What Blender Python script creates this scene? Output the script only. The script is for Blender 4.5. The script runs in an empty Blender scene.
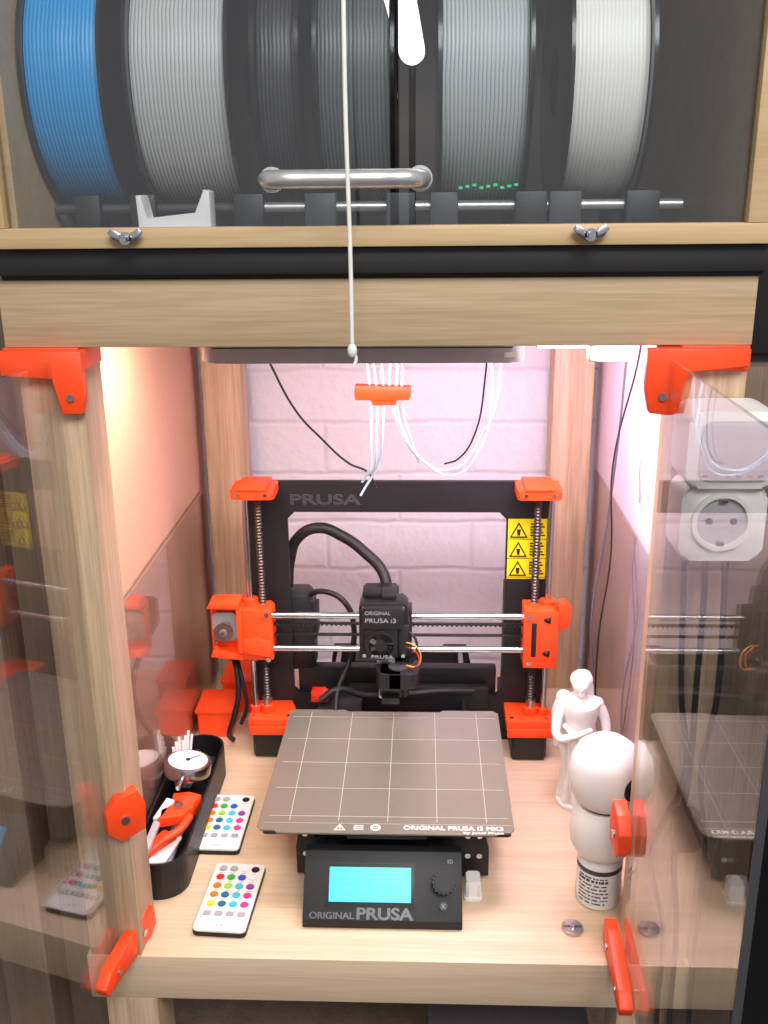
import bpy,bmesh,math,random
from mathutils import Matrix,Vector
random.seed(4)
OZ=450.0
XF=[Matrix.Identity(4)]
B=Matrix.Translation((0,0,OZ/1000))@Matrix.Scale(0.001,4)
GR=[]
CUR=[None]
scn=bpy.context.scene
def push(m): XF.append(XF[-1]@m)
def pop(): XF.pop()
def T(x,y,z): return Matrix.Translation((x,y,z))
def R(a,ax): return Matrix.Rotation(math.radians(a),4,ax)
def G(name):
    e=bpy.data.objects.new(name,None); e.empty_display_size=0.02
    scn.collection.objects.link(e); CUR[0]=e; GR.append((e,[])); return e
def add(o):
    scn.collection.objects.link(o)
    GR[-1][1].append(o)
    return o
def finish(bm,name,m,smooth=False,mods=None):
    bmesh.ops.recalc_face_normals(bm,faces=bm.faces[:])
    M=B@XF[-1]
    for v in bm.verts: v.co=M@v.co
    me=bpy.data.meshes.new(name); bm.to_mesh(me); bm.free()
    me.materials.append(m)
    if smooth:
        for p in me.polygons: p.use_smooth=True
        try: me.set_sharp_from_angle(angle=math.radians(35))
        except Exception: pass
    o=bpy.data.objects.new(name,me)
    return add(o)
def box(name,x0,x1,y0,y1,z0,z1,m,bev=0,seg=2):
    bm=bmesh.new(); bmesh.ops.create_cube(bm,size=1)
    for v in bm.verts:
        v.co=Vector(((x0+x1)/2+v.co.x*(x1-x0),(y0+y1)/2+v.co.y*(y1-y0),(z0+z1)/2+v.co.z*(z1-z0)))
    if bev: bmesh.ops.bevel(bm,geom=bm.edges[:],offset=bev,segments=seg,affect='EDGES',profile=.5)
    return finish(bm,name,m,bool(bev))
def prism(name,pts,axis,a0,a1,m,bev=0,seg=2):
    bm=bmesh.new()
    def c(p,a):
        if axis=='x': return (a,p[0],p[1])
        if axis=='y': return (p[0],a,p[1])
        return (p[0],p[1],a)
    A=[bm.verts.new(c(p,a0)) for p in pts]; C=[bm.verts.new(c(p,a1)) for p in pts]
    n=len(pts)
    bm.faces.new(A); bm.faces.new(C[::-1])
    for i in range(n): bm.faces.new((A[i],A[(i+1)%n],C[(i+1)%n],C[i]))
    if bev: bmesh.ops.bevel(bm,geom=bm.edges[:],offset=bev,segments=seg,affect='EDGES',profile=.5)
    return finish(bm,name,m,bool(bev))
def rrect(x0,x1,y0,y1,r,n=6):
    P=[]
    for cx,cy,a in ((x1-r,y1-r,0),(x0+r,y1-r,90),(x0+r,y0+r,180),(x1-r,y0+r,270)):
        for i in range(n+1):
            t=math.radians(a+90*i/n); P.append((cx+r*math.cos(t),cy+r*math.sin(t)))
    return P
def cyl(name,p0,p1,r,m,seg=24,r2=None,bev=0):
    p0=Vector(p0);p1=Vector(p1);d=p1-p0
    bm=bmesh.new()
    bmesh.ops.create_cone(bm,cap_ends=True,segments=seg,radius1=r,radius2=r if r2 is None else r2,depth=d.length)
    if bev:
        es=[e for e in bm.edges if any(len(f.verts)>4 for f in e.link_faces)]
        bmesh.ops.bevel(bm,geom=es,offset=bev,segments=2,affect='EDGES')
    q=d.to_track_quat('Z','Y').to_matrix().to_4x4()
    M=Matrix.Translation((p0+p1)/2)@q
    for v in bm.verts: v.co=M@v.co
    return finish(bm,name,m,True)
def lathe(name,prof,c,m,seg=32,axis='z',fold=None):
    bm=bmesh.new(); rings=[]
    for (r,h) in prof:
        ring=[]
        for i in range(seg):
            a=2*math.pi*i/seg; rr=r*(fold(a,h) if fold else 1)
            x,y=rr*math.cos(a),rr*math.sin(a)
            if axis=='z': p=(c[0]+x,c[1]+y,c[2]+h)
            elif axis=='x': p=(c[0]+h,c[1]+x,c[2]+y)
            else: p=(c[0]+x,c[1]+h,c[2]+y)
            ring.append(bm.verts.new(p))
        rings.append(ring)
    for a,b in zip(rings,rings[1:]):
        for i in range(seg): bm.faces.new((a[i],a[(i+1)%seg],b[(i+1)%seg],b[i]))
    if prof[0][0]>1e-6: bm.faces.new(rings[0])
    if prof[-1][0]>1e-6: bm.faces.new(rings[-1])
    bmesh.ops.remove_doubles(bm,verts=bm.verts[:],dist=1e-4)
    return finish(bm,name,m,True)
def ringlathe(name,prof,c,m,seg=48,axis='x'):
    bm=bmesh.new(); rings=[]
    for (r,h) in prof:
        ring=[]
        for i in range(seg):
            a=2*math.pi*i/seg; x,y=r*math.cos(a),r*math.sin(a)
            if axis=='z': p=(c[0]+x,c[1]+y,c[2]+h)
            elif axis=='x': p=(c[0]+h,c[1]+x,c[2]+y)
            else: p=(c[0]+x,c[1]+h,c[2]+y)
            ring.append(bm.verts.new(p))
        rings.append(ring)
    n=len(rings)
    for k in range(n):
        a,b=rings[k],rings[(k+1)%n]
        for i in range(seg): bm.faces.new((a[i],a[(i+1)%seg],b[(i+1)%seg],b[i]))
    return finish(bm,name,m,True)
def ball(name,c,r,m,sc=(1,1,1),seg=28):
    bm=bmesh.new(); bmesh.ops.create_uvsphere(bm,u_segments=seg,v_segments=seg//2,radius=r)
    for v in bm.verts: v.co=Vector((c[0]+v.co.x*sc[0],c[1]+v.co.y*sc[1],c[2]+v.co.z*sc[2]))
    return finish(bm,name,m,True)
def tube(name,pts,r,m,cyc=False,radii=None):
    cu=bpy.data.curves.new(name,'CURVE'); cu.dimensions='3D'; cu.bevel_depth=r/1000; cu.bevel_resolution=4; cu.resolution_u=10
    sp=cu.splines.new('BEZIER'); sp.bezier_points.add(len(pts)-1); sp.use_cyclic_u=cyc
    M=B@XF[-1]
    for i,(b,p) in enumerate(zip(sp.bezier_points,pts)):
        b.co=M@Vector(p); b.handle_left_type=b.handle_right_type='AUTO'
        if radii: b.radius=radii[i]
    cu.use_fill_caps=True
    cu.materials.append(m)
    return add(bpy.data.objects.new(name,cu))
def text(name,body,size,m,loc,rot=Matrix.Identity(4),width=None,ext=0.2,align='LEFT',bold=0):
    cu=bpy.data.curves.new(name,'FONT'); cu.body=body; cu.size=size; cu.extrude=ext; cu.align_x=align; cu.offset=bold
    cu.materials.append(m)
    o=bpy.data.objects.new(name,cu); add(o)
    sx=1
    if width:
        bpy.context.view_layer.update()
        d=o.dimensions.x
        if d>0: sx=width/d
    o.matrix_world=B@XF[-1]@T(*loc)@rot@Matrix.Diagonal((sx,1,1,1))
    return o
def limb(name,pts,m):
    o=tube(name,[p[:3] for p in pts],1,m,radii=[p[3] for p in pts])
    ball(name+'_end_a',pts[0][:3],pts[0][3],m,seg=16); ball(name+'_end_b',pts[-1][:3],pts[-1][3],m,seg=16)
    return o

# ---------------- materials
def lin(c): 
    c=c/255
    return c/12.92 if c<=.04045 else ((c+.055)/1.055)**2.4
def col(r,g,b): return (lin(r),lin(g),lin(b),1)
def mat(name,c,rough=.5,metal=0,var=.06,nscale=60,bump=0,bscale=400,spec=.5,emit=None,es=0,trans=0):
    m=bpy.data.materials.new(name); m.use_nodes=True; nt=m.node_tree; n=nt.nodes; p=n['Principled BSDF']
    p.inputs['Roughness'].default_value=rough; p.inputs['Metallic'].default_value=metal
    p.inputs['Specular IOR Level'].default_value=spec
    tc=n.new('ShaderNodeTexCoord'); no=n.new('ShaderNodeTexNoise'); no.inputs['Scale'].default_value=nscale
    nt.links.new(tc.outputs['Object'],no.inputs['Vector'])
    r=n.new('ShaderNodeValToRGB'); C=col(*c)
    r.color_ramp.elements[0].position=.3; r.color_ramp.elements[1].position=.7
    r.color_ramp.elements[0].color=tuple(x*(1-var) for x in C[:3])+(1,)
    r.color_ramp.elements[1].color=tuple(min(1,x*(1+var)) for x in C[:3])+(1,)
    nt.links.new(no.outputs['Fac'],r.inputs['Fac']); nt.links.new(r.outputs['Color'],p.inputs['Base Color'])
    if bump:
        n2=n.new('ShaderNodeTexNoise'); n2.inputs['Scale'].default_value=bscale; nt.links.new(tc.outputs['Object'],n2.inputs['Vector'])
        b=n.new('ShaderNodeBump'); b.inputs['Strength'].default_value=bump; b.inputs['Distance'].default_value=.001
        nt.links.new(n2.outputs['Fac'],b.inputs['Height']); nt.links.new(b.outputs['Normal'],p.inputs['Normal'])
    if emit:
        p.inputs['Emission Color'].default_value=col(*emit); p.inputs['Emission Strength'].default_value=es
    if trans: p.inputs['Transmission Weight'].default_value=trans
    return m
def wood(name,c1,c2,axis,rough=.5,fine=90):
    m=bpy.data.materials.new(name); m.use_nodes=True; nt=m.node_tree; n=nt.nodes; p=n['Principled BSDF']; L=nt.links.new
    tc=n.new('ShaderNodeTexCoord'); mp=n.new('ShaderNodeMapping')
    s=[fine,fine,fine]; s['xyz'.index(axis)]=3.0; mp.inputs['Scale'].default_value=s
    L(tc.outputs['Object'],mp.inputs['Vector'])
    no=n.new('ShaderNodeTexNoise'); no.inputs['Scale'].default_value=1; no.inputs['Detail'].default_value=6; no.inputs['Distortion'].default_value=.4
    L(mp.outputs['Vector'],no.inputs['Vector'])
    mp2=n.new('ShaderNodeMapping'); s2=[420,420,420]; s2['xyz'.index(axis)]=14; mp2.inputs['Scale'].default_value=s2
    L(tc.outputs['Object'],mp2.inputs['Vector'])
    n2=n.new('ShaderNodeTexNoise'); n2.inputs['Scale'].default_value=1; n2.inputs['Detail'].default_value=3; L(mp2.outputs['Vector'],n2.inputs['Vector'])
    mm=n.new('ShaderNodeMath'); mm.operation='MULTIPLY_ADD'; mm.inputs[1].default_value=.45
    m3=n.new('ShaderNodeMath'); m3.operation='MULTIPLY'; m3.inputs[1].default_value=.55
    L(n2.outputs['Fac'],mm.inputs[0]); L(no.outputs['Fac'],m3.inputs[0]); L(m3.outputs[0],mm.inputs[2])
    r=n.new('ShaderNodeValToRGB'); r.color_ramp.elements[0].position=.38; r.color_ramp.elements[1].position=.6
    r.color_ramp.elements[0].color=col(*c2); r.color_ramp.elements[1].color=col(*c1)
    L(mm.outputs[0],r.inputs['Fac']); L(r.outputs['Color'],p.inputs['Base Color'])
    p.inputs['Roughness'].default_value=rough
    b=n.new('ShaderNodeBump'); b.inputs['Strength'].default_value=.15; b.inputs['Distance'].default_value=.0005
    L(mm.outputs[0],b.inputs['Height']); L(b.outputs['Normal'],p.inputs['Normal'])
    return m
def glass(name,tint=(1,1,1),base=.05,k=.9,rough=0.0):
    m=bpy.data.materials.new(name); m.use_nodes=True; nt=m.node_tree; n=nt.nodes; L=nt.links.new
    n.remove(n['Principled BSDF']); out=n['Material Output']
    lw=n.new('ShaderNodeLayerWeight'); lw.inputs['Blend'].default_value=.5
    pw=n.new('ShaderNodeMath'); pw.operation='POWER'; pw.inputs[1].default_value=4.5
    ma=n.new('ShaderNodeMath'); ma.operation='MULTIPLY_ADD'; ma.inputs[1].default_value=k; ma.inputs[2].default_value=base
    tr=n.new('ShaderNodeBsdfTransparent'); tr.inputs['Color'].default_value=(*tint,1)
    gl=n.new('ShaderNodeBsdfGlossy'); gl.inputs['Roughness'].default_value=rough
    mx=n.new('ShaderNodeMixShader')
    L(lw.outputs['Facing'],pw.inputs[0]); L(pw.outputs[0],ma.inputs[0]); L(ma.outputs[0],mx.inputs[0])
    L(tr.outputs[0],mx.inputs[1]); L(gl.outputs[0],mx.inputs[2]); L(mx.outputs[0],out.inputs['Surface'])
    return m
def brickmat(name):
    m=bpy.data.materials.new(name); m.use_nodes=True; nt=m.node_tree; n=nt.nodes; p=n['Principled BSDF']; L=nt.links.new
    tc=n.new('ShaderNodeTexCoord'); sx=n.new('ShaderNodeSeparateXYZ'); cx=n.new('ShaderNodeCombineXYZ')
    nw=n.new('ShaderNodeTexNoise'); nw.inputs['Scale'].default_value=14; L(tc.outputs['Object'],nw.inputs['Vector'])
    mw=n.new('ShaderNodeMath'); mw.operation='MULTIPLY_ADD'; mw.inputs[1].default_value=.012; 
    L(tc.outputs['Object'],sx.inputs[0]); L(sx.outputs['X'],cx.inputs['X'])
    L(nw.outputs['Fac'],mw.inputs[0]); L(sx.outputs['Z'],mw.inputs[2]); L(mw.outputs[0],cx.inputs['Y'])
    bt=n.new('ShaderNodeTexBrick'); bt.inputs['Scale'].default_value=1
    bt.inputs['Brick Width'].default_value=.215; bt.inputs['Row Height'].default_value=.075; bt.inputs['Mortar Size'].default_value=.006
    bt.inputs['Mortar Smooth'].default_value=1
    bt.inputs['Color1'].default_value=col(232,230,234); bt.inputs['Color2'].default_value=col(227,225,230); bt.inputs['Mortar'].default_value=col(222,219,224)
    L(cx.outputs[0],bt.inputs['Vector']); L(bt.outputs['Color'],p.inputs['Base Color'])
    no=n.new('ShaderNodeTexNoise'); no.inputs['Scale'].default_value=60; no.inputs['Detail'].default_value=7; L(tc.outputs['Object'],no.inputs['Vector'])
    ad=n.new('ShaderNodeMath'); ad.operation='MULTIPLY_ADD'; ad.inputs[1].default_value=-.7
    L(bt.outputs['Fac'],ad.inputs[0]); L(no.outputs['Fac'],ad.inputs[2])
    b=n.new('ShaderNodeBump'); b.inputs['Strength'].default_value=.42; b.inputs['Distance'].default_value=.005
    L(ad.outputs[0],b.inputs['Height']); L(b.outputs['Normal'],p.inputs['Normal']); p.inputs['Roughness'].default_value=.7
    return m
def filmat(name,c,c2):
    m=bpy.data.materials.new(name); m.use_nodes=True; nt=m.node_tree; n=nt.nodes; p=n['Principled BSDF']; L=nt.links.new
    tc=n.new('ShaderNodeTexCoord'); w=n.new('ShaderNodeTexWave'); w.wave_type='BANDS'; w.bands_direction='X'
    w.inputs['Scale'].default_value=105; w.inputs['Distortion'].default_value=2.2; w.inputs['Detail Scale'].default_value=.3
    L(tc.outputs['Object'],w.inputs['Vector'])
    r=n.new('ShaderNodeValToRGB'); r.color_ramp.elements[0].color=col(*c2); r.color_ramp.elements[1].color=col(*c)
    r.color_ramp.elements[1].position=.6
    L(w.outputs['Fac'],r.inputs['Fac']); L(r.outputs['Color'],p.inputs['Base Color'])
    b=n.new('ShaderNodeBump'); b.inputs['Strength'].default_value=.3; b.inputs['Distance'].default_value=.001
    L(w.outputs['Fac'],b.inputs['Height']); L(b.outputs['Normal'],p.inputs['Normal']); p.inputs['Roughness'].default_value=.4
    return m

OAKX=wood('oak_x',(186,160,128),(164,138,106),'x')
OAKZ=wood('oak_z',(196,168,138),(168,140,110),'z')
OAKT=wood('oak_top',(218,192,162),(204,176,144),'x',rough=.45,fine=60)
CABW=wood('cabinet_wood',(196,168,128),(184,154,112),'x',fine=40)
TAUPE=wood('taupe_wood',(142,120,102),(118,98,82),'z',rough=.6,fine=40)
HARDB=mat('hardboard',(204,160,134),.6,var=.05,nscale=300)
PALEB=mat('pale_board',(222,206,214),.6,var=.04,nscale=200)
BLACK=mat('black_plastic',(22,22,24),.45,bump=.15)
BLACKM=mat('black_powdercoat',(24,24,26),.55,bump=.25,bscale=900)
BLACKG=mat('black_gloss',(14,14,16),.2)
DARK=mat('dark_board',(30,28,28),.5)
CABBK=mat('cabinet_back',(96,88,80),.6)
DGREY=mat('dark_grey',(62,62,66),.5)
ORANGE=mat('orange_print',(250,74,24),.42,var=.05,bump=.12,bscale=600)
STEEL=mat('steel',(200,200,205),.22,metal=1)
ALU=mat('aluminium',(205,205,208),.35,metal=1)
SILV=mat('silver_anodised',(206,205,204),.3,metal=.75)
WHITE=mat('white_plastic',(236,234,230),.4,var=.02)
WHITEP=mat('white_print',(240,238,236),.5,var=.02,bump=.1,bscale=500)
GREYP=mat('grey_plastic',(182,178,184),.45,var=.03)
GREYC=mat('grey_cable',(96,92,98),.5)
PLATE=mat('pei_sheet',(150,148,134),.27,metal=.55,var=.05,nscale=900,bump=.15,bscale=2500)
LINE=mat('plate_line',(186,184,170),.5)
LTXT=mat('plate_text',(228,226,214),.5)
EMB=mat('embossed',(70,70,76),.3)
GREYT=mat('grey_text',(150,150,152),.5)
YEL=mat('yellow_sticker',(238,222,20),.45,var=.03)
SCR=mat('lcd_screen',(10,120,160),.3,emit=(20,190,240),es=1.25)
SCRT=mat('lcd_glyph',(20,110,160),.3,emit=(70,205,240),es=1.0)
CABLE=mat('black_cable',(20,20,22),.5,bump=.4,bscale=1500)
PTFE=mat('ptfe_tube',(200,226,240),.25,var=.02,trans=.25)
STRING=mat('string',(225,222,215),.8)
REDW=mat('red_wire',(200,60,20),.4); YELW=mat('yellow_wire',(225,170,60),.4)
PANE=glass('acrylic',(.97,.97,.965),.055,1.0)
PANE2=glass('acrylic_inner',(.94,.93,.93),.07,.9)
CABG=glass('cabinet_glass',(.94,.95,.955),.1,.9)
BRICK=brickmat('painted_brick')
FLOORM=mat('floor_mat',(70,62,58),.6)
LEDM=mat('led_emit',(255,255,255),.4,emit=(240,240,255),es=25)
REFLG=mat('green_reflection',(20,160,100),.4,emit=(10,200,120),es=.8)  # emission imitates a green reflection, no lamp
LEDW=mat('led_warm',(255,240,210),.4,emit=(255,205,140),es=14)
TUBE=mat('tube_emit',(255,255,255),.4,emit=(245,250,255),es=14)
SOCK=mat('socket_dark',(120,118,120),.5)

# ---------------- room
def single(name,f,*a,**k):
    GR.append((None,[])); return f(name,*a,**k)
single('floor',box,-2500,2500,-4500,700,-470,-450,FLOORM)
single('wall_back',box,-2500,2500,640,700,-450,2000,BRICK)

# lower table
G('side_table')
box('table_top',-284,284,0,590,-50,-0.2,OAKT,1.2)
for i,(x,y) in enumerate(((-270,0),(220,0),(-284,540),(234,540))):
    box('leg_%d'%(i+1),x,x+50,y,y+50,-450,-50,OAKZ,1)
box('shelf',-284,284,60,540,-300,-282,TAUPE,1)
G('storage_bin'); prism('bin',[(60,-282),(200,-282),(214,-190),(46,-190)],'y',80,300,DGREY,3); box('bin_lid',42,218,76,304,-190,-180,GREYC,2)
# upper table
G('side_table')
box('table_top',-288,281,0,590,577,628,OAKX,1.2)
for i,(x0,x1,y) in enumerate(((-280,-231,1),(229,280,1),(-258,-206,540),(206,258,540))):
    box('leg_%d'%(i+1),x0,x1,y,y+50,0,558 if y<5 else 577,OAKZ,1)
G('corner_bracket')
box('riser',-290,-231,-1,52,558,577,ORANGE,1); prism('plate',[(-250,576),(-226,576),(-226,540),(-229,527),(-246,527),(-249,556),(-290,556),(-290,576)],'y',-10,-1,ORANGE,1.2)
cyl('screw',(-237,-10,540),(-237,-12,540),3,STEEL); box('lip',-232,-226,-4,40,560,576,ORANGE,1)
G('corner_bracket')
box('riser',229,280,-1,52,558,577,ORANGE,1); prism('plate',[(202,576),(278,576),(278,562),(232,560),(228,530),(224,525),(206,527),(202,545)],'y',-10,-1,ORANGE,1.2)
cyl('screw',(215,-10,540),(215,-12,540),3,STEEL); box('lip',212,229,-4,40,560,576,ORANGE,1)
G('side_panel'); box('board',-276,-272,52,590,0,577,HARDB); box('batten',-272,-270,56,540,294,296,TAUPE)
G('side_panel'); box('board',272,276,52,590,0,577,PALEB)
G('acrylic_sheet'); box('sheet',-267,-265,54,536,0,294,PANE2)
G('acrylic_sheet'); box('sheet',265,267,54,536,0,330,PANE2)

# doors
def door(side):
    G('acrylic_door')
    if side=='l': M=T(-250,-4,0)@R(-99,'Z')
    else: M=T(220.5,-4,0)@R(-90,'Z')
    push(M)
    box('pane',0,281,-1.5,1.5,6,568,PANE)
    box('edge_strip',281,283,-2.5,2.5,6,568,DGREY)
    pop()
    if side=='l': push(T(-231,38,0)@R(-103,'Z'))
    else: push(T(214,30,0)@R(-91,'Z'))
    prism('lower_clip',[(0,8),(12,2),(92,2),(96,12),(84,22),(20,32),(2,30)],'y',-6,6,ORANGE,1.2)
    cyl('low_screw',(24,-7.5,16),(24,7.5,16),3.5,STEEL); cyl('low_screw_b',(72,-7.5,12),(72,7.5,12),3,STEEL)
    pop()
    if side=='l': push(T(-229,2,6)@R(-146,'Z'))
    else: push(T(212,10,-8)@R(-88,'Z'))
    prism('mid_clip',[(-12,134),(10,128),(22,140),(22,158),(12,172),(-8,176),(-14,160)],'y',-6,6,ORANGE,1.2)
    cyl('mid_screw',(6,-8,150),(6,8,150),4,STEEL)
    pop()
door('l'); door('r')
# surroundings
G('tall_cupboard'); box('lower_panel',300,620,232,252,-450,520,TAUPE)
box('carcass',300,620,253,600,521,1200,DARK,1); box('door_leaf',306,610,247,253,530,1190,DARK,2)
G('wooden_partition'); box('panel',-700,-300,150,170,-450,1000,TAUPE)
box('post',-420,-370,100,150,-450,700,TAUPE,1); box('rail',-700,-300,130,150,-20,20,TAUPE,1)
G('black_post'); box('post',337,420,0,30,-450,480,BLACKG,2); box('foot',337,420,-4,34,-450,-430,BLACK,1)

# ---------------- cabinet
G('filament_cabinet')
box('base_board',-284,284,0,420,628,651,DARK,1); box('front_bar',-340,345,-8,0,632,651,DARK,1)
box('side_left',-284,-266,0,420,651,1010,CABW); box('side_right',266,284,0,420,651,1010,CABW)
box('top',-284,284,0,420,1010,1028,CABW); box('back',-266,266,412,420,651,1010,CABBK)
box('bottom_rail',-288,284,-16,-2,651.5,666,CABW,1)
box('right_stile',264,284,-16,-2,666,1010,CABW,1); box('left_stile',-288,-270,-16,-2,666,1010,CABW,1)
box('pane',-270,264,-8,-5,660,1010,CABG)
for i,x in enumerate((-180,153)):
    cyl('nut_%d'%i,(x,-16,659),(x,-24,659),4.5,STEEL); cyl('bolt_%d'%i,(x,-22,659),(x,-30,659),2.5,STEEL)
    prism('wing_a%d'%i,[(x+2,656),(x+9,658),(x+13,663),(x+10,666),(x+3,662)],'y',-24,-21,STEEL,.6)
    prism('wing_b%d'%i,[(x-2,656),(x-9,658),(x-13,663),(x-10,666),(x-3,662)],'y',-24,-21,STEEL,.6)
G('cabinet_handle')
tube('grip',[(-74,-8,698),(-75,-26,698),(-68,-38,698),(-45,-40,698),(5,-40,698),(26,-38,698),(33,-26,698),(32,-8,698)],6.5,SILV)
cyl('rosette_a',(-74,-8.2,698),(-74,-11,698),9,SILV); cyl('rosette_b',(32,-8.2,698),(32,-11,698),9,SILV)
G('spool_rack')
cyl('rod_front',(-118,80,677),(240,80,677),4.5,SILV); cyl('rod_rear',(-264,180,677),(262,180,677),4,ALU)
cyl('rod_front_b',(-264,80,677),(-118,80,677),4,DGREY)
for i,(a,b) in enumerate(((-245,-225),(-200,-180),(-117,-93),(-60,-35),(5,28),(40,62),(107,132),(134,159),(194,220))):
    prism('block_%d'%i,[(66,651),(94,651),(92,688),(68,688)],'x',a,b,DGREY if i in(3,4,5,7) else BLACK,1)
    prism('block_r%d'%i,[(166,651),(194,651),(192,688),(168,688)],'x',a,b,BLACK,1)
for i in range(9): box('reflection_mark_%d'%i,62+i*5.4,65+i*5.4,62,64,690+ (i%3),692+(i%3),REFLG)  # glowing dots added in place of a reflected green stripe
def spool(x0,x1,fm,fr=88,flange=BLACKG,lf=True,rf=True):
    G('filament_spool')
    c=(0,130,772)
    if lf: ringlathe('flange_a',[(26,x0-3),(100,x0-3),(100,x0),(26,x0)],c,flange,64)
    if rf: ringlathe('flange_b',[(26,x1),(100,x1),(100,x1+3),(26,x1+3)],c,flange,64)
    ringlathe('core',[(26,x0),(40,x0),(40,x1),(26,x1)],c,flange,48)
    n=8; pr=[]
    for i in range(n+1):
        t=i/n; pr.append((fr-2*abs(2*t-1)**3+ .6*math.sin(i*2.1),x0+.5+(x1-x0-1)*t))
    ringlathe('winding',[(41,x0+.5)]+pr+[(41,x1-.5)],c,fm,72)
spool(-262,-206,filmat('filament_blue',(30,165,235),(20,128,196)),96)
spool(-184,-112,filmat('filament_silver',(205,205,204),(158,158,160)),93)
spool(-90,-60,filmat('filament_black',(66,66,70),(36,36,38)),90)
spool(-44,10,filmat('filament_charcoal',(96,104,104),(60,64,66)),92)
spool(48,112,filmat('filament_grey',(196,202,202),(150,156,158)),93)
spool(144,200,filmat('filament_white',(255,254,248),(244,240,232)),90)
G('printed_stand')
prism('base',rrect(-206,-106,20,58,6),'z',651,662,WHITEP,1)
prism('cradle',[(-184,662),(-128,662),(-128,690),(-133,692),(-139,674),(-178,670),(-180,688),(-185,688)],'y',30,50,WHITEP,1)
G('pull_cord'); tube('cord',[(-16,-56,1050),(-16,-56,900),(-17,-56,750),(-15.5,-56,640),(-15.5,-56,588)],1.5,STRING)
ball('knot',(-15.5,-56,583),3.4,STRING,(1,1,1.5)); tube('tail',[(-15.5,-56,583),(-13,-55,577),(-15,-56,571)],1.3,STRING)

# under shelf
G('under_shelf_box'); prism('body',rrect(-160,123,100,240,14),'z',547,576.5,GREYP,2)
prism('lid_seam',rrect(-158,121,99.5,241,14),'z',560,561,DGREY); prism('badge',rrect(104,116,99,101,.5),'z',552,556,WHITE)
G('led_strip')
box('channel',130,215,95,104,566,576.5,WHITE,1); cyl('diffuser',(132,92,564),(205,84,566),3.2,LEDM)
box('connector',172,206,74,88,552,566,WHITE,2); cyl('led_tip',(180,72,559),(206,68,561),5,LEDM)
G('led_strip'); box('channel',-262,-180,200,212,569,576.5,WHITE,1); box('diffuser',-260,-182,202,210,566,569,LEDW)
G('tube_guide')
prism('clip',[(-38,474),(20,474),(22,479),(22,488),(-38,490),(-39,482)],'y',293,307,ORANGE,1)
box('clip_lip',-20,6,296,310,468,476,ORANGE,1)
tubes=[[(-28,300,575),(-26,300,520),(-22,300,482),(-22,305,430),(-24,315,395),(-34,330,372)],
 [(-20,300,575),(-19,300,520),(-15,300,482),(-16,305,430),(-20,320,390),(-28,330,380)],
 [(-8,300,575),(-10,300,520),(-8,300,482),(-10,308,430),(-14,320,400),(-36,330,356)],
 [(0,300,575),(0,300,520),(-1,300,482),(6,305,450),(30,315,405),(66,325,388),(100,318,430),(116,300,490),(110,290,575)],
 [(8,300,575),(8,300,520),(6,300,482),(12,305,440),(38,315,398),(72,325,382),(98,318,415),(108,300,470),(98,290,575)],
 [(14,300,575),(13,300,520),(12,300,482),(14,305,455),(22,312,425),(30,318,398)]]
for i,p in enumerate(tubes): tube('tube_%d'%i,p,1.45,PTFE)
G('hanging_cable'); tube('wire',[(-145,240,575),(-132,280,530),(-105,310,460),(-80,340,420),(-50,360,385),(-30,370,372),(-20,372,352)],1.3,CABLE)
tube('wire_b',[(100,240,575),(100,285,500),(92,320,430),(75,345,395),(60,360,385)],1.0,CABLE)
G('hanging_cable'); tube('wire',[(225,150,576),(240,250,540),(252,330,420),(248,350,300),(238,350,200),(246,360,90),(240,370,3)],1.3,GREYC)
tube('wire_b',[(232,150,576),(248,240,520),(242,300,400),(252,330,280),(244,330,180),(250,340,3)],1.0,CABLE)
tube('wire_c',[(240,120,576),(256,180,500),(250,200,440),(258,230,380)],1.2,PTFE)

# ---------------- printer
G('desktop_printer')
def ringframe(name,outer,inner,y0,y1,m):
    bm=bmesh.new(); V={}
    for k,y in (('f',y0),('b',y1)):
        V[k]=([bm.verts.new((x,y,z)) for x,z in outer],[bm.verts.new((x,y,z)) for x,z in inner])
    n=len(outer)
    for i in range(n):
        j=(i+1)%n
        bm.faces.new((V['f'][0][i],V['f'][0][j],V['f'][1][j],V['f'][1][i]))
        bm.faces.new((V['b'][0][i],V['b'][1][i],V['b'][1][j],V['b'][0][j]))
        bm.faces.new((V['f'][0][i],V['b'][0][i],V['b'][0][j],V['f'][0][j]))
        bm.faces.new((V['f'][1][i],V['f'][1][j],V['b'][1][j],V['b'][1][i]))
    return finish(bm,name,m)
def octo(x0,x1,z0,z1,c): return [(x0+c,z0),(x1-c,z0),(x1,z0+c),(x1,z1-c),(x1-c,z1),(x0+c,z1),(x0,z1-c),(x0,z0+c)]
ringframe('gantry_frame',octo(-180,188,2,353,3),octo(-131,137,64,314,9),396,403,BLACKM)
RX=R(90,'X')
text('frame_text','PRUSA',18,EMB,(-128,395.8,324),RX,86,.6,bold=.4)
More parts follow.
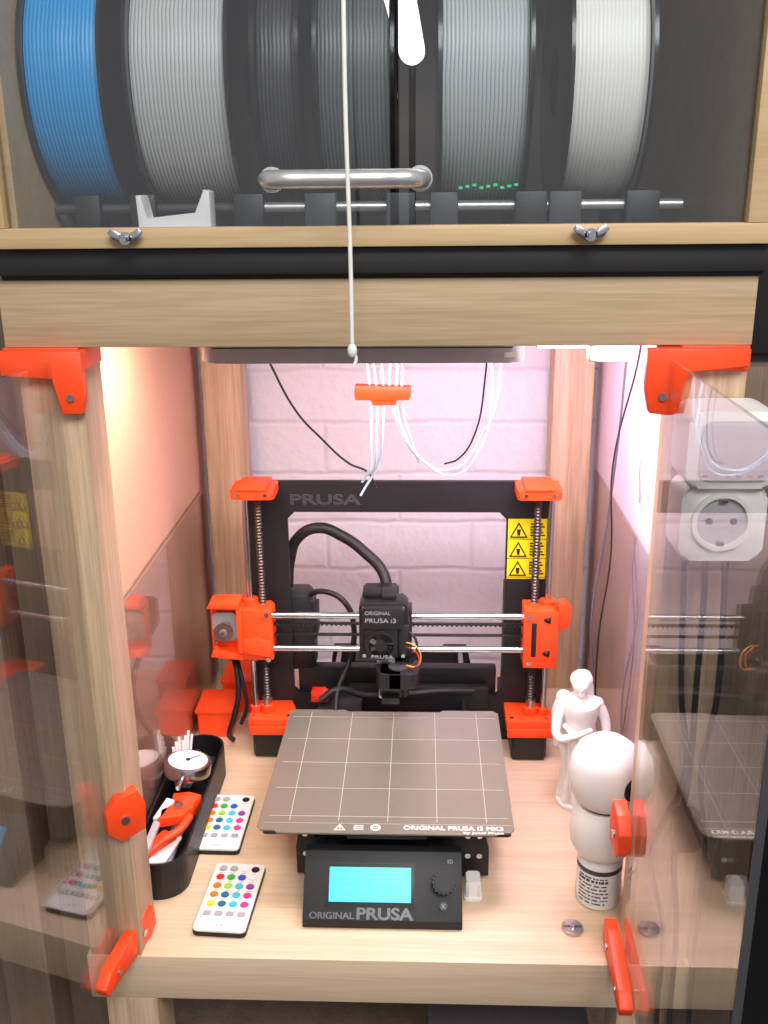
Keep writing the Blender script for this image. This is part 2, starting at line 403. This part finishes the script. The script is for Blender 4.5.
for sx,a in ((-1,-165.5),(1,179.5)):
    x0,x1=(-192,-140) if sx<0 else (145,197)
    prism('z_top_%s'%('l' if sx<0 else 'r'),rrect(x0,x1,352,399,5),'z',343,354,ORANGE,1)
    box('z_top_hook_%d'%sx,x0+8,x1-8,350,402,354,358,ORANGE,1.5)
    for dx in (10,42): cyl('z_top_screw_%d_%d'%(sx,dx),(x0+dx,352,349),(x0+dx,350,349),2.4,STEEL,12)
    sr=-177 if sx<0 else 187; ls=-162 if sx<0 else 171
    cyl('z_rod_%d'%sx,(sr,368,46),(sr,368,345),4,STEEL)
    pr=[]; z=0
    while z<292:
        pr+=[(3.4,z),(4.6,z+1.6),(4.6,z+2.4)]; z+=4.0
    lathe('lead_screw_%d'%sx,[(0,0)]+pr+[(0,z)],(ls,368,50),mat('screw_steel_%d'%sx,(90,82,78),.4,metal=.8),14)
    b0,b1=(-184,-126) if sx<0 else (140,198)
    prism('z_bottom_%d'%sx,[(b0,346),(b1,346),(b1,372),(b1-8,396),(b0,396)],'z',43,56,ORANGE,1.2)
    cyl('bearing_collar_%d'%sx,(ls,368,56),(ls,368,66),9,ORANGE,24,bev=1); cyl('coupler_%d'%sx,(ls,368,66),(ls,368,76),6,ALU)
    cyl('rod_holder_%d'%sx,(sr,368,56),(sr,368,64),7,ORANGE,20,bev=1)
    for dx in(7,b1-b0-7): cyl('z_screw_%d_%d'%(sx,dx),(b0+dx,353,56),(b0+dx,353,58),2.8,STEEL,12)
    mx=ls+ (4 if sx<0 else -2)
    box('z_bracket_%d'%sx,b0+1,b1-1,344,348,34,46,ORANGE,1)
    prism('z_motor_%d'%sx,octo(mx-22,mx+22,346,390,4),'z',4,43,BLACK,.8)
    box('z_motor_cap_%d'%sx,mx-20,mx+20,349,389,0,4,DGREY,1)
# x axis rods & belt
cyl('x_rod_top',(-190,352,196),(196,352,196),4,STEEL); cyl('x_rod_bottom',(-190,352,152),(196,352,152),4,STEEL)
box('x_belt_top',-205,185,358,364,181,182.5,BLACK); box('x_belt_low',-205,185,358,364,166,167.5,BLACK)
for i in range(64): box('belt_tooth_%d'%i,-190+i*5.9,-187.5+i*5.9,357.5,364.5,179.6,181,DGREY)
# x end left
prism('x_end_l',[(-187,138),(-148,138),(-148,200),(-152,205),(-187,205)],'y',346,378,ORANGE,1.5)
prism('x_end_l_cap',[(-184,150),(-150,144),(-150,164),(-166,170),(-184,168)],'y',340,347,ORANGE,1.2)
cyl('x_end_bush_l',(-177,368,130),(-177,368,212),10,ORANGE,24,bev=1)
cyl('nut_l',(-162,368,126),(-162,368,138),11,BLACK,24)
prism('mount_plate',[(-226,146),(-186,140),(-186,216),(-220,216),(-226,208)],'y',360,370,ORANGE,1)
prism('mount_rib_a',[(-226,208),(-186,208),(-186,217),(-222,217)],'y',340,366,ORANGE,1.5); prism('mount_rib_b',[(-226,142),(-186,138),(-186,146),(-222,152)],'y',344,366,ORANGE,1.5)
prism('mount_arm',[(-190,150),(-184,150),(-184,208),(-190,208)],'y',338,366,ORANGE,1)
prism('motor_face',octo(-223,-192,160,198,5),'y',354,361,GREYT,.8)
prism('x_motor',octo(-227,-185,155,197,5),'y',370,408,BLACK,.8)
cyl('pulley',(-207,340,178),(-207,356,178),9,ALU,24,bev=1); ringlathe('pulley_rim',[(5,-13),(12,-13),(12,-11),(5,-11)],(-207,352,178),STEEL,32,'y'); cyl('pulley_shaft',(-207,336,178),(-207,342,178),2.5,STEEL,16)
for dx,dz in((-221,203),(-193,203),(-221,156)): cyl('mount_screw_%d_%d'%(dx,dz),(dx,358,dz),(dx,361,dz),2.6,STEEL,12)
# x end right
prism('x_end_r',[(157,132),(198,132),(198,204),(192,208),(157,208)],'y',342,378,ORANGE,1.5)
cyl('x_end_bush_r',(187,368,128),(187,368,212),10,ORANGE,24,bev=1)
cyl('nut_r',(171,368,118),(171,368,132),11,BLACK,24)
prism('tensioner',[(198,178),(212,184),(214,208),(206,216),(198,212)],'y',348,366,ORANGE,1)
for zz in (140,200):
    cyl('xr_screw_%d'%zz,(163,341,zz),(163,338,zz),3,STEEL,12)
    cyl('xl_screw_%d'%zz,(-154,345,zz),(-154,342,zz),3,STEEL,12)
box('slot_r',166,172,340.5,343,148,192,BLACK,.5)
for zz in (196,152): cyl('rod_cap_%d'%zz,(176,350,zz),(188,341,zz),4,BLACK,14)
# extruder
box('carriage',-42,22,346,374,142,206,BLACK,2)
prism('extruder_body',[(-40,158),(18,158),(18,222),(12,228),(-32,228),(-40,222)],'y',318,348,BLACK,1.5)
box('extruder_cover',-36,12,312,320,196,224,BLACKM,1.5)
text('extruder_text','ORIGINAL',6.5,GREYT,(-33,311.6,215),RX,30,.2); text('extruder_text_b','PRUSA i3',8,GREYT,(-33,311.6,205),RX,36,.2)
prism('e_motor',octo(-38,6,188,228,4),'y',348,380,BLACK,.8)
box('idler',-36,-14,330,350,228,236,BLACK,2); box('ir_housing',-14,4,326,352,228,235,BLACKM,1.5)
for dx,dz in((-34,222),(12,222),(-34,162),(12,162)): cyl('ex_screw_%d_%d'%(dx,dz),(dx,316,dz),(dx,312,dz),2.4,STEEL,12)
ringlathe('fan_frame',[(15,-4),(19,-4),(19,6),(15,6)],(-14,314,176),BLACK,32,'y')
box('fan_square',-34,6,314,320,158,196,BLACK,2)
cyl('fan_hub',(-14,309,176),(-14,318,176),7,BLACKM,20)
for i in range(7):
    a=i*51.4; push(T(-14,313,176)@R(a,'Y')@R(35,'X')); box('fan_blade_%d'%i,5,14,-.6,.6,-3,3,BLACK); pop()
text('extruder_text_c','PRUSA',6,GREYT,(-26,308.4,160.5),RX,26,.2)
box('cover_r',6,20,316,346,160,200,BLACKM,2)
prism('blower',rrect(-20,32,296,340,14),'z',126,146,BLACK,2)
cyl('blower_inlet',(6,316,146),(6,316,147.5),12,DGREY,24)
prism('nozzle_duct',[(296,146),(340,146),(340,122),(322,108),(312,108),(296,126)],'x',-16,10,BLACK,1)
box('duct_mouth',-14,8,300,316,104,112,BLACK,1.5)
box('heatsink',-20,2,324,344,128,158,ALU,1); box('heater_block',-18,2,322,340,100,110,ALU,1)
cyl('nozzle',(-8,331,100),(-8,331,90),4,YELW,12,r2=1)
cyl('probe',(14,338,96),(14,338,142),4,DGREY,16)
tube('wire_r',[(14,318,172),(26,310,170),(31,308,158),(24,312,147),(12,318,146)],.8,REDW)
tube('wire_y',[(14,318,178),(28,308,176),(33,308,162),(28,310,150),(16,316,148)],.8,YELW)
tube('wire_k',[(12,322,190),(24,314,188),(28,312,168),(22,314,152)],1.6,CABLE)
# sheath
tube('cable_sheath',[(-8,378,212),(-14,392,236),(-36,408,256),(-66,416,276),(-96,418,286),(-122,420,272),(-134,422,240),(-138,424,205)],7,CABLE)
tube('bed_cable',[(-120,425,170),(-108,418,196),(-84,410,202),(-62,402,190),(-52,396,160),(-58,380,120),(-70,352,96),(-72,330,78)],3.6,CABLE)
prism('electronics_box',[(-168,96),(-104,96),(-104,190),(-112,200),(-168,200)],'y',404,444,BLACK,2)
box('box_hinge',-108,-100,406,442,140,180,BLACKM,1)
prism('power_supply',[(140,8),(187,8),(187,205),(140,205)],'y',404,456,BLACKM,2)
box('psu_cover',136,189,404,460,8,60,BLACK,2)
# y frame
for sx in (-1,1):
    box('extrusion_%d'%sx,sx*84-15+3,sx*84+15+3,122,540,8,38,BLACK,2)
    cyl('y_rod_%d'%sx,(sx*85+3,120,60),(sx*85+3,540,60),4,STEEL)
    box('foot_f_%d'%sx,sx*84-9+3,sx*84+9+3,124,142,0,8,DGREY,2); box('foot_r_%d'%sx,sx*84-9+3,sx*84+9+3,510,530,0,8,DGREY,2)
FP=[(-96,8),(104,8),(104,40),(98,66),(66,66),(56,54),(-50,54),(-60,66),(-92,66),(-96,40)]
prism('front_plate',FP,'y',114,120,BLACKM,.6); prism('rear_plate',FP,'y',540,546,BLACKM,.6)
for x in (-86,-74,82,94): 
    for z in (34,58): cyl('plate_screw_%d_%d'%(x,z),(x,114,z),(x,111.5,z),3,STEEL,12)
box('y_motor',-60,-18,498,540,20,62,BLACK,2); box('y_belt',2,8,122,540,52,54,BLACK)
prism('y_carriage',[(-110,100),(-70,100),(-50,150),(50,150),(70,100),(110,100),(110,135),(80,200),(110,270),(110,318),(70,318),(50,262),(-50,262),(-70,318),(-110,318),(-110,270),(-80,200),(-110,135)],'z',66,70,BLACKM)
for i,(x,y) in enumerate(((-85,150),(85,150),(85,280),(-85,280))): box('y_bearing_%d'%i,x+3-10,x+3+10,y-14,y+14,54,66,DGREY,2)
for x in (-118,118):
    for y in (100,318): cyl('bed_spacer_%d_%d'%(x,y),(x*.9,y,70),(x*.9,y,75),4,ALU,12)
prism('heatbed',rrect(-126,124,88,328,4),'z',74.5,77.6,BLACK)
box('bed_clip_f',-40,40,84,90,73,77,BLACK,1)
prism('steel_sheet',[(-132,95),(-127,88),(-114,88),(-110,84),(108,84),(112,88),(122,88),(127,94),(127,324),(121,330),(60,330),(56,326),(-56,326),(-60,330),(-121,330),(-127,324)],'z',78,79.6,PLATE)
for i in range(-2,3): box('grid_v%d'%i,i*50-.3,i*50+.3,104,324,79.6,79.72,LINE)
for i in range(5): box('grid_h%d'%i,-122,122,112+i*50-.3,112+i*50+.3,79.6,79.72,LINE)
box('edge_line',-126,125,100,100.4,79.6,79.72,LINE)
text('sheet_text','ORIGINAL PRUSA i3 MK3',9,LTXT,(16,91.5,79.7),Matrix.Identity(4),100,.05,bold=.25)
text('sheet_text_b','by Josef Prusa',5,LTXT,(76,85.8,79.7),Matrix.Identity(4),40,.05,bold=.1)
prism('warn_tri',[(-54,89),(-42,89),(-48,99)],'z',79.6,79.8,LTXT); prism('warn_tri_in',[(-51.5,90.5),(-44.5,90.5),(-48,96.5)],'z',79.8,79.9,PLATE)
box('warn_mark',-48.5,-47.5,91.5,95,79.9,80,LTXT)
for k in range(3): box('heat_%d'%k,-34,-24,90+k*3,91.2+k*3,79.6,79.8,LTXT)
ringlathe('round_icon',[(3.6,0),(5.2,0),(5.2,.2),(3.6,.2)],(-12,94,79.6),LTXT,24,'z'); box('icon_bar',-15,-9,93,95,79.6,79.8,LTXT)
# rear stuff behind bed
box('rear_cable_cover',-96,-40,338,392,62,76,BLACK,3); box('frame_brace',-60,120,386,397,50,82,BLACKM,2)
box('rear_crossbar',-126,130,404,420,60,100,BLACK,2)
tube('rear_loom',[(-92,345,84),(-70,352,96),(-40,360,84),(10,366,82),(60,372,84),(100,380,80)],4,CABLE)
prism('rear_clip',[(-104,78),(-84,78),(-80,86),(-88,92),(-104,92)],'y',350,366,mat('red_p',(200,40,20),.4),1)
# sticker
box('warning_sticker',139,186,395.3,396,228,306,YEL)
for r in range(3):
    z0=232+r*25
    box('cell_line_%d'%r,139,186,394.9,395.3,z0-2.2,z0-1.6,BLACK)
    prism('haz_tri_%d'%r,[(141,z0),(163,z0),(152,z0+20)],'y',394.6,395.3,BLACK)
    prism('haz_tri_in_%d'%r,[(144,z0+2),(160,z0+2),(152,z0+16.5)],'y',394.2,394.6,YEL)
    prism('haz_sym_%d'%r,[(150.5,z0+3),(153.5,z0+3),(154.5,z0+11),(149.5,z0+11)],'y',393.9,394.2,BLACK)
    for q in range(5): box('sticker_line_%d_%d'%(r,q),166,184-(q*7%5),394.8,395.3,z0+2+q*3.7,z0+3.8+q*3.7,BLACK)
# LCD controller
push(T(-4.5,-6,0))
prism('controller_case',[(48,0),(48,9),(92,58),(102,58),(112,6),(112,0)],'x',-78,79,BLACKM,1.2)
box('controller_arm_a',-60,-46,106,120,20,52,BLACK,1); box('controller_arm_b',46,60,106,120,20,52,BLACK,1)
push(T(.5,70,33.5)@R(48.1,'X'))   # local: x right, y up slope, z normal out
prism('screen_bezel',rrect(-57,32,-20,21,2),'z',0,1.6,BLACK,.5)
box('screen',-53,28,-15.5,17,1.5,2.2,SCR)
for r,s in enumerate(('25/0    Z  0.00','--/0    100%','SD--%   --:--','Prusa i3 OK.')):
    text('screen_text_%d'%r,s,5.2,SCRT,(-49,9.8-r*7.6,2.3),Matrix.Identity(4),66 if r<3 else 46,.02)
cyl('knob',(60,3,0),(60,3,13),10.5,BLACKM,28,bev=1.5)
for i in range(16):
    a=i*22.5; push(T(60,3,6)@R(a,'Z')); box('knob_rib_%d'%i,10,11.2,-.8,.8,-5,6,BLACK); pop()
cyl('reset_button',(60,-18,0),(60,-18,3),4,DGREY,16); text('reset_mark','x',9,GREYT,(57.6,-20,3.1),Matrix.Identity(4),None,.1)
text('case_text','ORIGINAL',8.5,EMB,(-72,-31,.2),Matrix.Identity(4),44,.5,bold=.2); text('case_text_b','PRUSA',15,EMB,(-26,-31,.2),Matrix.Identity(4),56,.5,bold=.5)
text('sd_text','SD',5,GREYT,(64,22,.2),Matrix.Identity(4),None,.2)
pop(); pop()
# left-side motor cable
tube('motor_cable',[(-206,400,165),(-210,392,140),(-200,372,110),(-198,362,80),(-205,360,50),(-214,368,20),(-212,380,6)],3.4,CABLE)
tube('motor_cable_b',[(-200,400,165),(-202,388,130),(-193,372,90),(-190,372,60),(-200,380,30)],2.6,CABLE)

# orange box things
G('orange_storage_box')
prism('box',rrect(-262,-216,396,452,4),'z',0,34,ORANGE,1); box('lid',-264,-214,394,454,34,40,ORANGE,1.5)
G('orange_storage_box'); prism('box',rrect(-240,-200,462,520,3),'z',0,44,ORANGE,1); box('lid',-242,-198,460,522,44,49,ORANGE,1.5)

# tray
G('organizer_tray')
def stad(x0,x1,y0,y1,n=14):
    r=(x1-x0)/2; cx=(x0+x1)/2; P=[]
    for i in range(n+1):
        a=math.pi*i/n; P.append((cx+r*math.cos(a),y1-r+r*math.sin(a)))
    for i in range(n+1):
        a=math.pi+math.pi*i/n; P.append((cx+r*math.cos(a),y0+r+r*math.sin(a)))
    return P
def shell(name,o,i,z0,z1,zf,m):
    bm=bmesh.new(); n=len(o)
    a=[bm.verts.new((x,y,z0)) for x,y in o]; b=[bm.verts.new((x,y,z1)) for x,y in o]
    c=[bm.verts.new((x,y,z1)) for x,y in i]; d=[bm.verts.new((x,y,zf)) for x,y in i]
    for p,q in ((a,b),(b,c),(c,d)):
        for k in range(n): bm.faces.new((p[k],p[(k+1)%n],q[(k+1)%n],q[k]))
    bm.faces.new(a); bm.faces.new(d)
    return finish(bm,name,m)
shell('bin',stad(-264,-208,78,332),stad(-261.5,-210.5,80.5,329.5),0,42,3,BLACK)
G('dial_gauge')
push(T(-236.5,240,58)@R(-4,'X')@R(6,'Y'))
lathe('body',[(0,-14),(20,-14),(27,-10),(27,2),(26,4),(23,4.5),(0,4.5)],(0,0,0),STEEL,40)
cyl('face',(0,0,4.4),(0,0,5),22.5,WHITE,40)
for i in range(24):
    push(R(i*15,'Z')); box('tick_%d'%i,17.5,21,-.3,.3,5,5.2,BLACK); pop()
push(R(50,'Z')); box('needle',-4,18,-.5,.5,5.3,5.7,BLACK); pop()
cyl('hub',(0,0,5),(0,0,6.2),2.4,BLACK,16)
cyl('plunger',(0,-25,-4),(0,-46,-6),3,STEEL)
pop()
G('orange_clip_tool')
prism('jaw_a',[(-250,150),(-224,158),(-216,176),(-224,190),(-238,176),(-252,168)],'z',34,46,ORANGE,2)
prism('jaw_b',[(-246,196),(-220,188),(-214,206),(-230,212),(-248,208)],'z',22,40,ORANGE,2)
tube('jaw_c',[(-252,112,30),(-238,124,38),(-224,136,42),(-217,158,44)],4.5,ORANGE)
prism('jaw_d',[(-256,128),(-244,122),(-228,142),(-244,150)],'z',14,34,ORANGE,2)
cyl('pivot',(-232,172,46),(-232,172,49),5,STEEL)
G('brush_set')
for i in range(7): cyl('bristle_%d'%i,(-257+i*1.2,262+i*4,14),(-260+i*2.6,268+i*5,62+i%3*4),1.8,WHITE,10)
box('brush_head',-260,-240,258,294,12,24,WHITE,2)
G('white_spatula'); prism('blade',[(-256,100),(-232,104),(-224,146),(-236,150),(-252,140)],'z',24,27,WHITE,.6); box('handle',-244,-230,110,190,10,18,GREYP,2)
G('white_spatula'); prism('blade',[(-256,152),(-246,156),(-240,186),(-250,190)],'z',42,46,WHITE,.8); box('handle',-256,-248,100,154,36,42,GREYP,1.5)
G('black_pliers'); tube('grip_a',[(-222,310,10),(-218,288,34),(-217,270,40),(-222,250,30)],4,BLACK); tube('grip_b',[(-234,316,10),(-240,300,36),(-232,280,38)],4,BLACK)

# remotes
BC={'w':(225,225,225),'k':(30,30,30),'r':(226,40,30),'g':(40,170,60),'b':(40,80,200),'o':(240,120,30),'y':(240,210,40),'c':(60,190,210),'p':(150,60,160),'m':(210,60,140),'l':(150,210,80),'a':(160,160,165),'t':(30,110,130)}
BM={k:mat('button_'+k,v,.4,var=.02) for k,v in BC.items()}
def remote(cx,cy,rot):
    G('remote_control')
    push(T(cx,cy,0)@R(rot,'Z'))
    prism('base',rrect(-26.5,26.5,-51,51,4),'z',.2,5,BLACK,.8)
    prism('faceplate',rrect(-26,26,-50.5,50.5,4),'z',5,7.2,WHITE,.8)
    rows=['aawk','rgbw','olcp','otcm','ytcm']
    for r,s in enumerate(rows):
        for c,k in enumerate(s):
            cyl('key_%d%d'%(r,c),(-17.2+c*11.5,41-r*13.5,7.1),(-17.2+c*11.5,41-r*13.5,8.6),4.3,BM[k],18,bev=.5)
            box('legend_%d%d'%(r,c),-19.5+c*11.5,-15+c*11.5,34.2-r*13.5,35-r*13.5,7.2,7.3,BM['a'])
    for c in range(4): prism('mode_key_%d'%c,rrect(-21+c*11.5,-13.4+c*11.5,-30,-24,1),'z',7.1,8.2,BM['a'],.4)
    text('mark','RGB',4,BM['k'],(-5,-44.5,7.2),Matrix.Identity(4),None,.05)
    pop()
remote(-190,203,-1); remote(-160,78,-3)

# white statuette
G('figurine_statue')
push(T(215,262,0)@Matrix.Diagonal((1.12,1.12,1.0,1)))
lathe('plinth',[(0,0),(20,0),(20,4),(17,6),(0,6)],(0,0,0),WHITEP,32)
fold=lambda a,h:1+.09*math.sin(a*7+h*.05)*max(0,1-h/110)+.04*math.sin(a*3)
lathe('robe',[(0,5),(18,5),(18,12),(16,30),(15.5,50),(18,66),(20,80),(19,92),(16.5,102),(18,114),(21,124),(20,132),(12,138),(6,141),(0,142)],(0,0,0),WHITEP,56,fold=fold)
limb('arm_right',[(-17,-2,131,6.5),(-24,-8,112,5.8),(-23,-16,96,4.8),(-10,-22,100,4.2),(2,-23,106,3.6),(7,-23,109,3)],WHITEP)
limb('arm_left',[(17,-1,131,6.5),(25,-3,112,5.8),(26,-10,92,4.8),(22,-18,78,4.2),(20,-21,70,3.4)],WHITEP)
cyl('neck',(0,-1,138),(-1,-3,149),5,WHITEP,16)
ball('head',(-1,-4,155),10,WHITEP,(.86,.98,1.15)); ball('nose',(-1.6,-14.2,154),1.6,WHITEP,(.8,1.2,1.5)); ball('chin',(-1.3,-11.5,146.5),3,WHITEP)
ball('hair',(0,1,159),11,WHITEP,(1.05,1,1)); limb('hair_fall',[(3,6,160,8),(6,9,146,9),(8,10,130,8),(10,10,116,6),(12,9,104,3)],WHITEP)
limb('shawl',[(-16,6,134,8),(-19,8,116,9),(-20,8,96,8),(-19,6,74,6)],WHITEP)
for e in (-3.6,1.4): ball('eye_%d'%e,(e,-13,156.5),1.3,WHITEP)
tube('mouth',[(-3.4,-13,149.8),(-1.5,-13.8,149.5),(.6,-13,149.8)],.6,WHITEP)
tube('sash',[(-17,-10,108),(-6,-20,98),(8,-20,88),(19,-10,80),(21,4,74)],3,WHITEP)
for i in range(5): tube('drape_%d'%i,[(-12+i*6,-14-2*math.sin(i),90),(-11+i*5.5,-15-2*math.cos(i),50),(-12+i*6,-15,12)],1.8,WHITEP)
pop()

# globe camera standing on a labelled bottle
G('white_globe_camera')
c=(214,94,0)
lathe('bottle_body',[(0,0),(20,0),(22,2),(22,50),(20,54),(18,56),(0,56)],c,WHITE,40)
lathe('lower_globe',[(0,54),(18,54),(26,60),(31,70),(32.5,84),(31,97),(27,107),(24,112),(0,112)],c,WHITE,48)
lathe('upper_globe',[(0,114),(22,114),(29,119),(34,131),(36,147),(34,162),(28,174),(18,182),(7,186),(0,186.5)],c,WHITE,48)
cyl('seam',(214,94,110),(214,94,116),21.5,DGREY,40)
push(T(214,94,146)@R(-52,'Z')); cyl('lens_ring',(31.5,0,0),(36.5,0,0),12,BLACK,32,bev=1); cyl('lens',(35,0,0),(38,0,0),8,BLACKG,32,bev=1); pop()
ringlathe('label_ring',[(22.1,4),(22.4,4),(22.4,48),(22.1,48)],c,mat('label',(228,228,226),.5),40,'z')
ringlathe('label_band',[(22.4,42),(22.6,42),(22.6,47),(22.4,47)],c,DGREY,40,'z')
random.seed(8)
for q in range(8):
    push(T(*c)@R(-112,'Z'))
    a=-42
    while a<34:
        wd=random.uniform(4,12); push(R(a,'Z')); box('label_print_%d_%d'%(q,int(a)),22.3,22.75,-wd*.18,wd*.18,8+q*4.2,8+q*4.2+(2.6 if q==6 else 1.3),DGREY); pop(); a+=wd+2
    pop()
G('thumb_nut'); lathe('disc',[(0,0),(10.5,0),(11,1),(10.5,3),(8,3.4),(0,3.4)],(182,47,0),STEEL,36)
box('slot',173.5,190.5,46,48,3.3,3.9,DGREY); cyl('centre',(182,47,3.4),(182,47,6),3,STEEL,16)
G('adhesive_pad'); prism('pad',rrect(78,96,84,106,3),'z',0,3,WHITE,.5); prism('pad_top',rrect(80,94,86,104,2),'z',3,22,WHITEP,2)

# sockets mounted on the front of the right post
G('wall_socket')
push(T(-1,0,-8))
prism('adapter',rrect(228,294,487,545,10),'y',-48,-1,WHITE,3); prism('adapter_recess',rrect(237,290,493,538,8),'y',-49.5,-47.5,GREYP,.6)
for i in range(6): box('vent_%d'%i,240+i*8,244+i*8,-50,-49,496,498,SOCK)
prism('socket_plate',rrect(229,292,428,486,9),'y',-42,-1,WHITE,3)
ringlathe('socket_rim',[(19,-3),(22.5,-3),(22.5,4),(19,4)],(259,-43,460),WHITE,40,'y')
cyl('socket_well',(259,-42.8,460),(259,-41,460),19.1,GREYP,40)
for dx in(-9,9): cyl('hole_%d'%dx,(259+dx,-43.4,460),(259+dx,-42.6,460),2.8,BLACK,12)
for dz in(-17,17): box('earth_%d'%dz,256,262,-46,-42,460+dz-2,460+dz+2,STEEL,.5)
for i,(xa,xb) in enumerate(((240,250),(256,262),(272,280))):
    tube('lead_%d'%i,[(xa,-20,430),(xa+4,-16,380),(xb,-12,300),(xb+10-8*i,-10,220),(xb-12+8*i,-10,140),(xb+4,-10,60),(xb+6,-8,-30),(xb+10,-8,-120)],2.6,CABLE)
prism('inline_plug',rrect(252,276,150,186,5),'y',-22,-6,BLACK,2)
pop()
G('power_strip'); prism('body',rrect(290,360,60,110,6),'z',-280,-245,BLACK,3)
for i in range(3): cyl('outlet_%d'%i,(302+i*22,85,-245),(302+i*22,85,-244),9,DGREY,20)

# tube lamp in the room behind the viewer (seen as a reflection)
G('fluorescent_lamp')
cyl('tube',(-10,-3600,1192),(-55,-2600,1303),52,TUBE,20)
for x,y,z in((-10,-3620,1192),(-55,-2580,1303)):
    cyl('stand_%d'%y,(x,y,-450),(x,y,z+30),14,DGREY); cyl('stand_base_%d'%y,(x,y,-450),(x,y,-430),160,DGREY)

# finalize groups
bpy.context.view_layer.update()
for e,ch in GR:
    if e is None: continue
    mn=Vector((1e9,)*3); mx=-mn
    for o in ch:
        for c8 in o.bound_box:
            p=o.matrix_basis@Vector(c8)
            for k in range(3): mn[k]=min(mn[k],p[k]); mx[k]=max(mx[k],p[k])
    loc=Vector(((mn.x+mx.x)/2,(mn.y+mx.y)/2,mn.z))
    e.location=loc
    for o in ch:
        o.parent=e; o.matrix_parent_inverse=Matrix.Translation(-loc)

# lights
def area(name,loc,tgt,sx,sy,e,c):
    l=bpy.data.lights.new(name,'AREA'); l.shape='RECTANGLE'; l.size=sx/1000; l.size_y=sy/1000; l.energy=e; l.color=c
    o=bpy.data.objects.new(name,l); scn.collection.objects.link(o)
    p=B@Vector(loc); q=B@Vector(tgt); o.location=p; o.rotation_euler=(q-p).to_track_quat('-Z','Y').to_euler()
area('led_light_warm',(-215,180,562),(-200,220,0),60,160,1.1,(1,.80,.62))
area('led_light_cool',(190,180,560),(150,260,0),80,140,2.0,(1,.82,.97))
area('led_light_pink',(120,330,560),(230,520,200),80,80,.8,(1,.60,.92))
area('led_light_mid',(-20,170,543),(0,360,40),280,60,1.5,(1,.90,.96))
area('room_light',(400,-1500,1900),(0,0,500),1200,700,48,(1,.99,.97))
w=bpy.data.worlds.new('world'); scn.world=w; w.use_nodes=True
w.node_tree.nodes['Background'].inputs[0].default_value=(.56,.56,.58,1); w.node_tree.nodes['Background'].inputs[1].default_value=.75

cd=bpy.data.cameras.new('camera'); cam=bpy.data.objects.new('camera',cd); scn.collection.objects.link(cam)
cd.sensor_fit='VERTICAL'; cd.sensor_height=36; cd.lens=36*1000/1024; cd.clip_start=.01
cam.location=B@Vector((34,-761,695))
cam.rotation_euler=(Matrix.Rotation(.04,3,'Z')@Matrix.Rotation(math.radians(90-18.2),3,'X')@Matrix.Rotation(-.01,3,'Z')).to_euler()
scn.camera=cam
try: scn.view_settings.view_transform='Standard'
except Exception: pass
